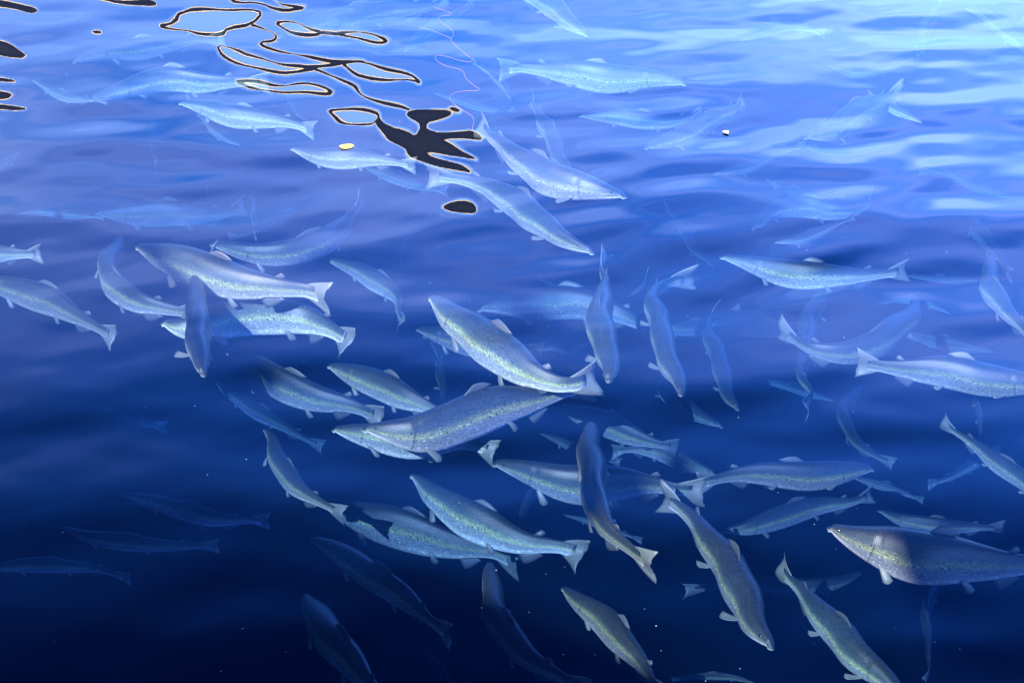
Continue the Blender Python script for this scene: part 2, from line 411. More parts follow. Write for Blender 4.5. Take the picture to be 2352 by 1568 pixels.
    n2 = N(t, 'ShaderNodeTexNoise', Scale=26.0, Detail=6.0, Roughness=0.75); t.links.new(uv.outputs[0], n2.inputs['Vector'])
    mr2 = N(t, 'ShaderNodeMapRange'); mr2.inputs['From Min'].default_value = 0.3; mr2.inputs['From Max'].default_value = 0.7
    mr2.inputs['To Min'].default_value = 0.68; mr2.inputs['To Max'].default_value = 1.3
    t.links.new(n2.outputs[0], mr2.inputs['Value'])
    mm = N(t, 'ShaderNodeMath', operation='MULTIPLY'); t.links.new(mr.outputs[0], mm.inputs[0])
    mp3 = N(t, 'ShaderNodeMapping'); mp3.inputs['Scale'].default_value = (150, 60, 1); t.links.new(uv.outputs[0], mp3.inputs['Vector'])
    v3 = N(t, 'ShaderNodeTexVoronoi', Scale=1.0); t.links.new(mp3.outputs[0], v3.inputs['Vector'])
    s3 = N(t, 'ShaderNodeSeparateColor'); t.links.new(v3.outputs['Color'], s3.inputs[0])
    g3 = mth('ADD', mth('ADD', 0.80, mth('MULTIPLY', mth('POWER', s3.outputs[0], 3.0), 0.75)), mth('MULTIPLY', mth('GREATER_THAN', s3.outputs[1], 0.992), 2.2))  # scale tone varies at random; a few cells painted bright as glints
    t.links.new(mth('MULTIPLY', g3, mr2.outputs[0]), mm.inputs[1])
    c2 = N(t, 'ShaderNodeMixRGB', blend_type='MULTIPLY'); c2.inputs[0].default_value = 1
    t.links.new(c.outputs[0], c2.inputs[1]); t.links.new(mm.outputs[0], c2.inputs[2])
    tn = N(t, 'ShaderNodeValToRGB'); t.links.new(mth('FRACT', mth('MULTIPLY', oi.outputs['Random'], 7.31)), tn.inputs[0])
    tn.color_ramp.elements[0].color = (0.90, 1.0, 1.06, 1); tn.color_ramp.elements[1].color = (1.06, 0.97, 1.03, 1)
    k = tn.color_ramp.elements.new(0.5); k.color = (1.03, 1.0, 0.90, 1)
    c3 = N(t, 'ShaderNodeMixRGB', blend_type='MULTIPLY'); c3.inputs[0].default_value = 1
    t.links.new(c2.outputs[0], c3.inputs[1]); t.links.new(tn.outputs[0], c3.inputs[2]); c2 = c3
    p = N(t, 'ShaderNodeBsdfPrincipled', Roughness=0.42, Metallic=0.1)
    p.inputs['Specular IOR Level'].default_value = 0.28
    t.links.new(c2.outputs[0], p.inputs['Base Color'])
    # scales
    mp2 = N(t, 'ShaderNodeMapping'); mp2.inputs['Scale'].default_value = (120, 44, 1); t.links.new(uv.outputs[0], mp2.inputs['Vector'])
    v2 = N(t, 'ShaderNodeTexVoronoi', Scale=1.0); v2.inputs['Randomness'].default_value = 0.35; t.links.new(mp2.outputs[0], v2.inputs['Vector'])
    b = N(t, 'ShaderNodeBump', Strength=0.35, Distance=0.0015); t.links.new(v2.outputs['Distance'], b.inputs['Height'])
    t.links.new(b.outputs[0], p.inputs['Normal'])
    t.links.new(p.outputs[0], out.inputs['Surface'])
    return m
def fin_mat(nm, ca, cb):
    m, t, out = mat(nm)
    uv = N(t, 'ShaderNodeUVMap')
    wv = N(t, 'ShaderNodeTexWave', Scale=9.0, Distortion=1.5); t.links.new(uv.outputs[0], wv.inputs['Vector'])
    c = N(t, 'ShaderNodeMixRGB'); t.links.new(wv.outputs[0], c.inputs[0])
    c.inputs[1].default_value = (*ca, 1); c.inputs[2].default_value = (*cb, 1)
    d = N(t, 'ShaderNodeBsdfPrincipled', Roughness=0.5); t.links.new(c.outputs[0], d.inputs['Base Color'])
    tl = N(t, 'ShaderNodeBsdfTranslucent'); t.links.new(c.outputs[0], tl.inputs[0])
    mi = N(t, 'ShaderNodeMixShader'); mi.inputs[0].default_value = 0.4
    t.links.new(d.outputs[0], mi.inputs[1]); t.links.new(tl.outputs[0], mi.inputs[2]); t.links.new(mi.outputs[0], out.inputs['Surface'])
    return m
SKIN, FIN, TAILF = fish_skin(), fin_mat('salmon_fin', (.03, .038, .042), (.09, .10, .11)), fin_mat('salmon_tail_fin', (.05, .06, .06), (.19, .20, .18))
EYE = simple('salmon_eye', (0.01, 0.01, 0.01), 0.1)
U_ = [0, .008, .02, .045, .08, .12, .17, .22, .30, .38, .46, .54, .62, .70, .77, .83, .88, .915, .935]
HH = [.004, .011, .018, .028, .042, .056, .071, .084, .101, .110, .111, .104, .089, .070, .053, .042, .036, .038, .041]
HW = [.005, .014, .021, .030, .039, .047, .055, .060, .064, .065, .063, .058, .049, .037, .025, .016, .010, .005, .002]
def smooth_path(pts, n):
    P = [pts[0] * 2 - pts[1]] + pts + [pts[-1] * 2 - pts[-2]]
    dense = []
    for i in range(1, len(P) - 2):
        a, b, c, d = P[i - 1], P[i], P[i + 1], P[i + 2]
        for k in range(16):
            s = k / 16
            dense.append(0.5 * ((2 * b) + (c - a) * s + (2 * a - 5 * b + 4 * c - d) * s * s + (3 * b - a - 3 * c + d) * s ** 3))
    dense.append(P[-2])
    for _ in range(6):
        dense = [dense[0]] + [(dense[i - 1] + dense[i] * 2 + dense[i + 1]) / 4 for i in range(1, len(dense) - 1)] + [dense[-1]]
    acc = [0]
    for i in range(1, len(dense)): acc.append(acc[-1] + (dense[i] - dense[i - 1]).length)
    L = acc[-1]
    a = np.array(acc); D = np.array([tuple(p) for p in dense])
    ss = np.linspace(0, L, n)
    return np.stack([np.interp(ss, a, D[:, j]) for j in range(3)], -1), L
def salmon(pts, depth, label, fat=1.0, roll=0.0, dz=0.0, lmax=1.05, extra_group=None):
    """pts: the mid-line, snout to tail, as seen; depth: metres under the surface; dz: how much deeper the tail is"""
    n = len(pts)
    P3 = [at(x, y, -depth - dz * i / (n - 1)) for i, (x, y) in enumerate(pts)]
    path, L = smooth_path(P3, 101)
    T = np.gradient(path, axis=0); T /= np.linalg.norm(T, axis=1, keepdims=True)
    up0 = np.array([0, 0, 1.0])
    def frame(u):
        x = np.clip(u * 100, 0, 100); i = int(min(x, 99)); f = x - i
        p = path[i] * (1 - f) + path[i + 1] * f
        tg = T[i] * (1 - f) + T[i + 1] * f; tg /= np.linalg.norm(tg)
        sd = np.cross(tg, up0); sd /= np.linalg.norm(sd)
        up = np.cross(sd, tg)
        cr_, sr_ = math.cos(R(roll)), math.sin(R(roll))
        return p, tg, sd * cr_ + up * sr_, up * cr_ - sd * sr_
    vr = random.Random(label)
    B = min(L, 0.86) * fat * 0.81 * vr.uniform(.93, 1.09)
    tx = path[70][0] - path[20][0]
    if roll == 0: roll = max(-1, min(1, tx / (L * .4))) * vr.uniform(6, 30)          # girth follows length
    V, Fc, UV, FM = [], [], [], []
    us = np.concatenate([np.linspace(0, .05, 7)[:-1], np.linspace(.05, .25, 15)[:-1], np.linspace(.25, .935, 32)])
    NS = 22
    hh = np.interp(us, U_, HH) * B; hw = np.interp(us, U_, HW) * B
    ph1, ph2, ph3 = (vr.uniform(0, 6.28) for _ in range(3))
    hh *= 1 + .05 * np.sin(us * 9 + ph1) * np.minimum(1, us * 6); hw *= 1 + .09 * np.sin(us * 8 + ph2) * np.minimum(1, us * 6)
    # smooth the linear profile
    for a_ in (hh, hw):
        a_[2:-1] = (a_[1:-2] + 2 * a_[2:-1] + a_[3:]) / 4
    for r_, u in enumerate(us):
        p, tg, sd, up = frame(u)
        for k in range(NS):
            th = 2 * math.pi * k / NS
            s_, c_ = math.sin(th), math.cos(th)      # th = 0 at the back
            e_ = 0.86
            wx = math.copysign(abs(s_) ** e_, s_) * hw[r_]
            wz = math.copysign(abs(c_) ** 0.95, c_) * hh[r_]
            v = (1 - c_) / 2
            if c_ < 0: wz *= 1.06 if u < .7 else 1.0
            else: wz *= 0.96
            # gill cover: a raised edge, then a step in
            g = (u - .205 - .018 * c_)
            if abs(c_) < .85:
                if -0.05 < g < 0: wx *= 1 + .07 * (1 + g / .05)
                elif 0 <= g < .012: wx *= .93
            # mouth slit
            if u < .085 and -0.55 < c_ < -0.2: wx *= 0.80
            # drop the snout a little
            q = p + sd * wx + up * (wz - (0.012 * B if u < .02 else 0))
            V.append(q); UV.append((u, v)); 
    nr_ = len(us)
    for r_ in range(nr_ - 1):
        for k in range(NS):
            a = r_ * NS + k; b = r_ * NS + (k + 1) % NS
            Fc.append((a, b, b + NS, a + NS)); 
            th = 2 * math.pi * (k + .5) / NS; c_ = math.cos(th); u = (us[r_] + us[r_ + 1]) / 2
            FM.append(0)
    Fc.append(tuple(range(NS))[::-1]); FM.append(0)
    Fc.append(tuple((nr_ - 1) * NS + k for k in range(NS))); FM.append(0)
    def fin(quad_rows, th_=0.0016, mi=1):
        """rows of points from root to tip -> thin closed fin"""
        b = len(V); m = len(quad_rows); w_ = len(quad_rows[0])
        for side in (1, -1):
            for i, row in enumerate(quad_rows):
                for j, (q, nn) in enumerate(row):
                    th2 = th_ * (1 - .8 * i / (m - 1))
                    V.append(q + nn * th2 * side); UV.append((j / (w_ - 1), i / (m - 1)))
        def ix(s, i, j): return b + s * m * w_ + i * w_ + j
        for s in (0, 1):
            for i in range(m - 1):
                for j in range(w_ - 1):
                    f = (ix(s, i, j), ix(s, i, j + 1), ix(s, i + 1, j + 1), ix(s, i + 1, j))
                    Fc.append(f if s == 0 else f[::-1]); FM.append(mi)
        ring = [(0, j) for j in range(w_)] + [(i, w_ - 1) for i in range(1, m)] + [(m - 1, j) for j in range(w_ - 2, -1, -1)] + [(i, 0) for i in range(m - 2, 0, -1)]
        for q in range(len(ring)):
            a_, c_ = ring[q], ring[(q + 1) % len(ring)]
            Fc.append((ix(0, *c_), ix(0, *a_), ix(1, *a_), ix(1, *c_))); FM.append(mi)
    def median(u0, u1, sgn, h, lean, taper=.5, nj=7, ni=4):
        rows = []
        for i in range(ni):
            row = []
            for j in range(nj):
                s = j / (nj - 1); u = u0 + (u1 - u0) * s
                p, tg, sd, up = frame(min(u + lean * i / (ni - 1) * (1 - .3 * s), .99))
                hb = float(np.interp(u, U_, HH)) * B * .90
                rim = h * B * (1 - taper * s) * (math.sin(math.pi * min(1, .25 + s * .75 + .0)) ** .35 if s < 1 else .55) * i / (ni - 1)
                row.append((p + up * sgn * (hb + rim) + sd * 0.008 * B * i / (ni - 1) * math.sin(label.__len__()), sd))
            rows.append(row)
        fin(rows)
    median(.40, .51, 1, .044, .05)                 # dorsal
    median(.745, .775, 1, .032, .03, taper=.2, nj=4)  # adipose
    median(.69, .775, -1, .060, .03, taper=.6)       # anal
    # tail fin: follows the end of the mid-line
    rows = []
    for i in range(7):
        s = i / 6; row = []
        for j in range(13):
            c = j / 6 - 1                                 # -1 bottom lobe .. 1 top lobe
            reach = .125 * (0.86 + .14 * abs(c) ** 1.6 + .02 * math.sin(11 * c + ph1) + .015 * math.sin(23 * c + ph2))   # forked a little
            u = .872 + reach * s
            p, tg, sd, up = frame(min(u, 1.0))
            spread = (.034 + (.098 - .034) * s ** .9) * B
            flop = sd * 0.02 * B * s * s * math.sin(3 * c + len(label))
            row.append((p + up * c * spread + flop, sd))
        rows.append(row)
    fin(rows, .0014, 3)
    def paired(u, ang, ln, wd, sgn, back):
        p, tg, sd, up = frame(u)
        hb = float(np.interp(u, U_, HH)) * B; wb_ = float(np.interp(u, U_, HW)) * B
        root = p - up * hb * .72 + sd * sgn * wb_ * .62
        out_ = (sd * sgn * math.cos(ang) - up * math.sin(ang))
        dirv = out_ * math.cos(back) + tg * math.sin(back)
        ax_ = tg
        nn = np.cross(dirv, ax_); nn /= np.linalg.norm(nn)
        rows = []
        for i in range(6):
            s = i / 5
            wid = wd * B * (0.40 + .85 * s ** .8)
            row = []
            for j in range(6):
                c = j / 5 - .35
                bend = nn * (-.03 * B * s * s)
                row.append((root + dirv * ln * B * s * (1 - .42 * (j / 5) ** 1.5 - .15 * (1 - j / 5) ** 4) + ax_ * c * wid + bend, nn))
            rows.append(row)
        fin(rows, .0014, 3)
    for sg in (1, -1):
        paired(.235, .75, .105, .046, sg, .85 + rng.uniform(-.25, .2))
        paired(.56, .95, .075, .042, sg, .75)
        # eye
        p, tg, sd, up = frame(.062)
        h_ = float(np.interp(.062, U_, HH)) * B; w_ = float(np.interp(.062, U_, HW)) * B
        c0 = p + sd * sg * w_ * .80 + up * h_ * .28
        b = len(V); er = .0105 * B
        for i in range(5):
            a1 = math.pi * i / 4
            for j in range(8):
                a2 = 2 * math.pi * j / 8
                V.append(c0 + er * (tg * math.sin(a1) * math.cos(a2) + up * math.sin(a1) * math.sin(a2) + sd * sg * .7 * math.cos(a1))); UV.append((0, 0))
        for i in range(4):
            for j in range(8):
                a = b + i * 8 + j; c = b + i * 8 + (j + 1) % 8
                Fc.append((a, c, c + 8, a + 8)); FM.append(2)
    ctr = np.array(path[45])
    # slow wobble through body and fins, shaped in to imitate refraction by ripples
    V = [np.array(v) for v in V]
    V = [v + np.array((.009 * math.sin(15 * v[1] + 6 * v[0] + ph1) + .004 * math.sin(34 * v[1] + ph3), .011 * math.sin(12 * v[0] + 8 * v[1] + ph2), .004 * math.sin(17 * v[0] + ph3))) for v in V]
    o = link('salmon', [v - ctr for v in V], Fc, [SKIN, FIN, EYE, TAILF], fmat=FM, uvs=UV)
    o.location = ctr
    tag(o, label, 'salmon', 'salmon swimming in the pen')
    return o, L
SCHOOL = [
 ([(838,985),(900,990),(980,985),(1080,956),(1170,925),(1255,905),(1310,893),(1372,885)], .22, 'large silver salmon crossing the middle just under the long diagonal one, snout left'),
 ([(993,677),(1040,722),(1100,772),(1160,818),(1220,855),(1280,880),(1330,882),(1378,868)], .15, 'long diagonal salmon with a wide pale fanned tail, snout pointing up left'),
 ([(962,750),(1020,772),(1090,790),(1150,795),(1210,800),(1258,812)], .42, 'salmon half hidden beneath the long diagonal one, pale jaw at left'),
 ([(303,562),(360,582),(420,602),(500,628),(580,652),(650,666),(710,672),(757,690)], .10, 'thick salmon lying across the left group, its ragged tail tip at right'),
 ([(284,537),(252,590),(262,650),(310,692),(370,706),(430,712),(480,716)], .27, 'salmon bent like a C with its head up at the far left group', {'fat': .85}),
 ([(470,858),(463,800),(450,735),(450,690),(465,640),(490,585)], .14, 'dark backed salmon pointing straight down beneath the thick left one'),
 ([(378,735),(440,747),(520,738),(600,727),(680,724),(740,745),(775,767),(800,792)], .24, 'bright flanked salmon arching right from behind the downward pointing one'),
 ([(482,562),(550,577),(620,580),(700,570),(760,543),(800,508),(822,475),(826,448)], .30, 'slim salmon curving upward at right with its tail tip raised', {'fat': .75}),
 ([(385,585),(420,530),(450,490),(482,440)], .75, 'blurry broad salmon behind the thick left one, slanting up', {'fat': .9}),
 ([(222,487),(300,492),(380,492),(450,490),(520,488),(575,478)], .65, 'faint greenish salmon lying level, its pale mouth line at far left'),
 ([(573,445),(580,475),(588,510),(592,545)], .40, 'small foreshortened salmon showing a frayed hanging tail', {'fat': .7}),
 ([(750,590),(800,610),(850,638),(890,663),(915,692),(926,745)], .38, 'brownish salmon curving down right with a thin dropping tail', {'fat': .8}),
 ([(-70,640),(0,655),(60,668),(120,690),(170,718),(215,745),(262,773)], .30, 'salmon entering at the left edge, its thin tail pointing down right', {'fat': .8}),
 ([(-230,610),(-150,598),(-60,588),(20,582),(100,580)], .22, 'salmon cut by the left edge so that only its pale fanned tail shows'),
 ([(528,806),(590,850),(650,885),(720,908),(790,925),(835,942),(875,965)], .35, 'blue green salmon with its head in shadow, left of the large crossing one'),
 ([(750,838),(810,858),(870,882),(930,915),(980,935),(1060,965)], .30, 'broad humped salmon sliding beneath the large crossing one, snout left', {'fat': 1.05}),
 ([(760,985),(860,1000),(960,1008),(1060,1018),(1145,1048)], .36, 'salmon hidden under the large crossing one except its bright frayed tail'),
 ([(1130,1062),(1200,1080),(1280,1098),(1370,1108),(1450,1113),(1530,1120),(1580,1125),(1632,1130)], .34, 'speckled salmon lying level under the downward curving one, pale tail at right'),
 ([(1365,972),(1358,1030),(1355,1080),(1365,1140),(1395,1195),(1430,1240),(1465,1272),(1505,1300)], .18, 'violet backed salmon curving down across the speckled one, white forked tail'),
 ([(1275,930),(1330,955),(1390,975),(1440,998),(1500,1020),(1560,1035)], .55, 'dim spotted salmon just behind the head of the downward curving one'),
 ([(1640,1088),(1580,1068),(1520,1045),(1460,1035),(1400,1035)], .60, 'dusky salmon with its snout touching the tail of the speckled one'),
 ([(2012,1080),(1950,1082),(1870,1084),(1780,1088),(1700,1095),(1650,1102),(1600,1108)], .42, 'long level salmon facing right with a yellow green flank and pink spots'),
 ([(1660,1216),(1720,1208),(1800,1185),(1880,1162),(1950,1152),(2010,1130)], .55, 'grey green salmon slanting up below the long level one facing right', {'fat': .8}),
 ([(1900,1200),(1960,1228),(2040,1255),(2120,1280),(2220,1292),(2320,1295),(2460,1290)], .12, 'biggest salmon, at lower right, with bright jaw and dark shadow bands', {'fat': 1.1}),
 ([(1778,1480),(1742,1425),(1705,1362),(1672,1305),(1640,1250),(1600,1200),(1560,1165),(1515,1140)], .30, 'grey salmon diving down right with a bright white snout tip'),
 ([(1290,1340),(1340,1387),(1400,1442),(1450,1492),(1490,1540),(1540,1600)], .30, 'brown backed salmon at the bottom edge with a pale dorsal fin'),
 ([(948,1085),(990,1132),(1050,1180),(1130,1212),(1200,1238),(1260,1250),(1300,1262),(1340,1282)], .44, 'dark blue salmon descending to a bright broad fan tail'),
 ([(745,1145),(810,1178),(880,1205),(960,1230),(1050,1248),(1130,1262),(1198,1295)], .62, 'shadowed salmon under the dark blue one, only its belly edge lit'),
 ([(604,985),(640,1060),(685,1115),(735,1158),(795,1190)], .4, 'dark salmon with a thin green belly edge, tail meeting a shadowed snout', {'fat': .8}),
 ([(722,1240),(780,1275),(850,1320),(915,1368),(975,1420),(1032,1470)], .32, 'nearly black salmon slanting down at lower middle with lit belly line', {'fat': .85}),
 ([(695,1360),(735,1420),(790,1490),(850,1570),(900,1640)], .3, 'dark salmon cut by the bottom edge, green lit cheek'),
 ([(1118,1290),(1130,1370),(1160,1440),(1210,1505),(1280,1560),(1350,1600)], .32, 'dark salmon with a lit left edge beside the brown backed one', {'fat': .9}),
 ([(150,1212),(200,1232),(270,1243),(350,1246),(430,1247),(505,1255)], .38, 'dim green salmon in the dark lower left, middle of three', {'fat': .7}),
 ([(270,1137),(340,1155),(420,1170),(500,1185),(620,1200)], .44, 'dim green salmon in the dark lower left, topmost of three', {'fat': .7}),
 ([(-50,1312),(40,1300),(120,1297),(200,1297),(250,1305),(305,1328)], .38, 'dim green salmon in the dark lower left, lowest of three', {'fat': .6}),
 ([(150,912),(230,952),(300,970),(390,985)], 1.3, 'barely visible salmon deep at the left above the dim green ones', {'fat': .7}),
 ([(500,875),(560,925),(620,962),(670,990),(745,1022)], .85, 'thin dark salmon below the blue green one with shadowed head', {'fat': .6}),
 ([(1405,872),(1393,820),(1385,760),(1382,710),(1386,660),(1388,592)], .17, 'mauve backed salmon pointing straight down with its tail at top centre', {'fat': 1.0}),
 ([(1098,708),(1160,698),(1240,697),(1320,698),(1400,712),(1450,730),(1500,758)], .45, 'level salmon passing behind the mauve backed one, head shaded'),
 ([(1235,632),(1280,650),(1330,672),(1400,690)], 1.0, 'faint salmon ghost above the level one behind the mauve back', {'fat': .8}),
 ([(1443,684),(1462,662),(1495,617)], .30, 'small slender salmon like a leaf between two upright ones', {'fat': .45}),
 ([(1562,900),(1552,850),(1530,800),(1512,750),(1502,700),(1512,665),(1545,640),(1598,632)], .24, 'S shaped salmon with white jaw below and its tail turned right', {'fat': .9}),
 ([(1698,935),(1672,890),(1655,850),(1640,800),(1630,750),(1645,700)], .45, 'pale salmon diving down right of the S shaped one', {'fat': .75}),
 ([(1480,745),(1540,753),(1600,748),(1650,735),(1706,710)], .60, 'blurred salmon behind the S shaped one with forked tail at right', {'fat': .8}),
 ([(1655,980),(1605,950),(1560,920),(1525,880),(1505,820)], .70, 'dim salmon slanting below the head of the S shaped one', {'fat': .7}),
 ([(1655,590),(1730,605),(1800,620),(1880,634),(1960,636),(2020,628),(2085,618)], .34, 'salmon with a bright curved ripple line along its flank, tail right', {'fat': .85}),
 ([(2105,678),(2080,735),(2025,785),(1950,803),(1880,803),(1825,785),(1787,746)], .28, 'salmon bent like a smile with its head rising at right', {'fat': .8}),
 ([(1895,645),(1878,700),(1855,760),(1842,820),(1850,870),(1862,905),(1845,948)], .42, 'thin upright salmon passing beneath the smile shaped one', {'fat': .75}),
 ([(2430,888),(2340,882),(2250,868),(2170,852),(2080,842),(2020,836),(1963,832)], .22, 'salmon leaving at the right edge with its pale tail at left'),
 ([(2290,808),(2210,790),(2120,775),(2030,755)], .65, 'faint salmon between the smile shaped one and the right edge', {'fat': .7}),
 ([(2268,583),(2275,640),(2297,695),(2335,745),(2385,800)], .22, 'pinkish salmon heading up by the right edge, rounded brow', {'fat': .85}),
 ([(2228,478),(2250,530),(2285,580),(2330,640)], .55, 'pale green salmon above the pinkish one at the right edge', {'fat': .7}),
 ([(2250,645),(2180,640),(2110,632),(2050,634)], .70, 'faint level salmon behind the tail of the ripple lined one', {'fat': .5}),
 ([(2440,1165),(2360,1105),(2290,1060),(2235,1022),(2195,992),(2165,965)], .35, 'slim salmon at right with a bright back edge and forked tail up left', {'fat': .65}),
 ([(2243,995),(2250,955),(2243,920),(2232,880)], .35, 'small pointed salmon near the right edge, snout straight down', {'fat': .6}),
 ([(1978,880),(1948,930),(1945,985),(1985,1035),(2060,1075)], .60, 'ghostly curved salmon above the long level one facing right', {'fat': .75}),
 ([(2090,1600),(2020,1548),(1960,1500),(1910,1448),(1872,1400),(1835,1350),(1795,1300)], .32, 'salmon at lower right with a glinting dorsal fin, tail up left', {'fat': .95}),
 ([(1985,1320),(1930,1335),(1850,1340),(1760,1338),(1680,1345),(1570,1356)], .65, 'greenish level salmon crossing under the grey diving one', {'fat': .6}),
 ([(2140,1315),(2136,1400),(2130,1480),(2122,1570)], .65, 'faint upright salmon below the biggest one', {'fat': .6}),
 ([(2018,1165),(2080,1190),(2160,1205),(2240,1210),(2320,1215)], .60, 'dark salmon just above the biggest one, thin lit nose line', {'fat': .75}),
 ([(1950,1092),(2040,1115),(2118,1148)], .75, 'dim salmon tail poking right beyond the long level one', {'fat': .7}),
 ([(1195,1195),(1210,1155),(1235,1120),(1265,1085)], .60, 'blurry blunt salmon hanging below the speckled one', {'fat': .8}),
 ([(1238,995),(1290,1012),(1345,1032),(1430,1062)], .75, 'teal salmon glimpsed left of the downward curving one', {'fat': .7}),
 ([(1022,925),(1020,875),(1010,830),(992,792),(970,762)], .55, 'small upright salmon below the pale jaw, tail at top', {'fat': .65}),
 ([(915,600),(940,545),(962,490),(988,435)], .85, 'faint salmon strip slanting under the black ring shaped reflection', {'fat': .6}),
 ([(1443,450),(1380,440),(1300,420),(1240,395),(1190,362),(1150,328),(1122,305),(1092,285)], .14, 'large pale salmon swimming right, tail by the black ladder reflection', {'fat': .9}),
 ([(1362,578),(1300,550),(1240,508),(1190,472),(1130,437),(1070,420),(1020,412),(972,405)], .18, 'long lavender salmon diving right below the large pale one', {'fat': .85}),
 ([(1310,402),(1282,350),(1258,300),(1240,260),(1213,220)], .30, 'pale salmon pointing down behind the large pale one, tail at top', {'fat': .75}),
 ([(835,383),(900,405),(960,425),(1035,440)], .55, 'faint turquoise salmon meeting the tail of the long lavender one', {'fat': .7}),
 ([(1572,190),(1490,184),(1400,178),(1320,168),(1240,160),(1190,158),(1145,165)], .26, 'level whitish salmon near the top centre facing right', {'fat': .85}),
 ([(1328,265),(1400,270),(1480,275),(1560,275),(1625,262)], .40, 'faint level salmon below the whitish one near the top', {'fat': .75}),
 ([(1478,342),(1540,320),(1600,295),(1650,270),(1690,247),(1715,228)], .20, 'pale salmon slanting down left with its tail at upper right', {'fat': .85}),
 ([(1642,402),(1700,385),(1780,358),(1850,332)], .45, 'ghostly salmon low right of the pale slanting one, thin jaw line', {'fat': .6}),
 ([(1722,345),(1790,325),(1850,300),(1900,280)], .55, 'ghostly salmon beside the broad pale one at upper right', {'fat': .55}),
 ([(1842,317),(1900,302),(1960,268),(2010,238),(2050,215),(2082,205)], .20, 'broad pale salmon at upper right with a square white tail', {'fat': .9}),
 ([(2118,280),(2080,262),(2040,242),(1990,215)], .25, 'pale salmon head just right of the square white tail', {'fat': .75}),
 ([(2110,127),(2116,90),(2135,48),(2168,0)], .25, 'pale salmon pointing down in the top right corner, rounded snout', {'fat': .7}),
 ([(1355,82),(1310,52),(1270,22),(1215,-8),(1150,-25)], .20, 'pale salmon descending from the top edge, snout lower right', {'fat': .8}),
 ([(933,115),(965,88),(1000,62),(1045,32),(1085,5)], .22, 'pale salmon near the orange thread, snout lower left', {'fat': .75}),
 ([(167,140),(230,125),(300,112),(370,103),(440,96),(520,88)], .22, 'pale speckled salmon in the top left facing left', {'fat': .8}),
 ([(212,227),(270,206),(340,190),(410,183),(480,186),(540,190),(630,192)], .20, 'long arched pale salmon at upper left, snout touching another', {'fat': .85}),
 ([(78,185),(120,208),(170,224),(245,232)], .35, 'faint salmon under the snout of the long arched pale one', {'fat': .6}),
 ([(412,235),(470,246),(540,262),(600,272),(660,285),(732,302)], .25, 'pale blue salmon at left below the double ring reflection', {'fat': .85}),
 ([(408,215),(370,265),(350,315),(352,345),(366,382)], .60, 'ghostly hooked salmon left of the pale blue one', {'fat': .6}),
 ([(558,332),(525,315),(495,295),(462,262),(430,225)], .42, 'small salmon poking out below the pale blue one', {'fat': .55}),
 ([(670,341),(730,354),(800,362),(870,368),(962,381)], .20, 'pale salmon facing left beneath the floating yellow leaf', {'fat': .85}),
 ([(640,80),(750,52),(850,35),(950,20),(1040,0)], .22, 'large washed out salmon behind the small black rings at top', {'fat': .85}),
 ([(1178,228),(1150,195),(1120,165),(1088,138)], .35, 'thin pale salmon left of the level whitish one', {'fat': .5}),
 ([(1105,292),(1135,268),(1165,240),(1185,212)], .40, 'pale salmon face just above the tail of the large pale one', {'fat': .6}),
 ([(1722,525),(1780,485),(1850,475),(1920,488),(1970,482),(2008,445)], .50, 'curved ghost salmon at right with an upright forked tail', {'fat': .7}),
 ([(1772,560),(1830,550),(1900,525),(1960,500)], .40, 'faint salmon above the ripple lined one, pale jaw line', {'fat': .65}),
 ([(1745,398),(1810,430),(1880,448),(1950,448)], .70, 'faint salmon edge curving above the upright forked tail', {'fat': .6}),
 ([(2215,18),(2270,42),(2325,85),(2370,135)], .35, 'washed out salmon bending along the top right corner', {'fat': .7}),
 ([(2266,150),(2310,135),(2380,108)], .40, 'pale salmon mouth at the upper right edge', {'fat': .6}),
 ([(42,350),(10,375),(-40,400),(-110,420)], .35, 'salmon leaving by the left edge under the black edge reflections', {'fat': .7}),
 ([(652,210),(680,245),(722,292)], .60, 'faint slanting salmon right of the pale blue one', {'fat': .5}),
 ([(1915,915),(1850,900),(1780,880),(1700,870)], .85, 'deep teal salmon under the tail of the thin upright one', {'fat': .6}),
 ([(960,1480),(1000,1530),(1060,1590)], .90, 'very dark salmon at the bottom edge left of the lit edged one', {'fat': .7}),
 ([(1360,780),(1310,800),(1270,795),(1220,810)], .70, 'blurred salmon tail left of the head of the mauve backed one', {'fat': .6}),
 ([(1640,610),(1590,560),(1560,520),(1530,470)], .80, 'very faint salmon slanting up right of the long lavender one', {'fat': .6}),
 ([(2330,450),(2250,430),(2180,400),(2110,395)], .70, 'very faint salmon near the right edge level with the yellow leaf', {'fat': .6}),
 ([(1900,150),(1960,165),(2030,160),(2100,140)], .50, 'washed out salmon left of the rounded snout in the top right', {'fat': .7}),
 ([(1700,90),(1760,70),(1830,60),(1900,75)], .45, 'washed out salmon under the top edge right of the descending one', {'fat': .7}),
 ([(40,495),(100,488),(160,490),(240,500)], .70, 'very faint level salmon at the left edge above the pale fanned tail', {'fat': .5}),
 ([(690,470),(640,500),(590,530),(520,545)], .65, 'faint salmon behind the frayed hanging tail', {'fat': .6}),
 ([(1000,215),(1060,235),(1120,250),(1190,250)], .60, 'faint salmon crossing behind the tail of the large pale one', {'fat': .55}),
 ([(2050,330),(1980,345),(1900,345),(1820,330)], .60, 'ghostly salmon under the broad pale one with the white tail', {'fat': .6}),
 ([(2180,720),(2120,700),(2060,690),(1990,700)], .65, 'faint salmon between the ripple lined one and the smile shaped one', {'fat': .6}),
 ([(1290,1180),(1350,1190),(1420,1215),(1480,1240)], .80, 'dim salmon behind the narrow waist of the downward curving one', {'fat': .5}),
 ([(2300,1010),(2260,1050),(2200,1090),(2130,1110)], .70, 'dim blurred salmon beneath the slim one with the bright back edge', {'fat': .6}),
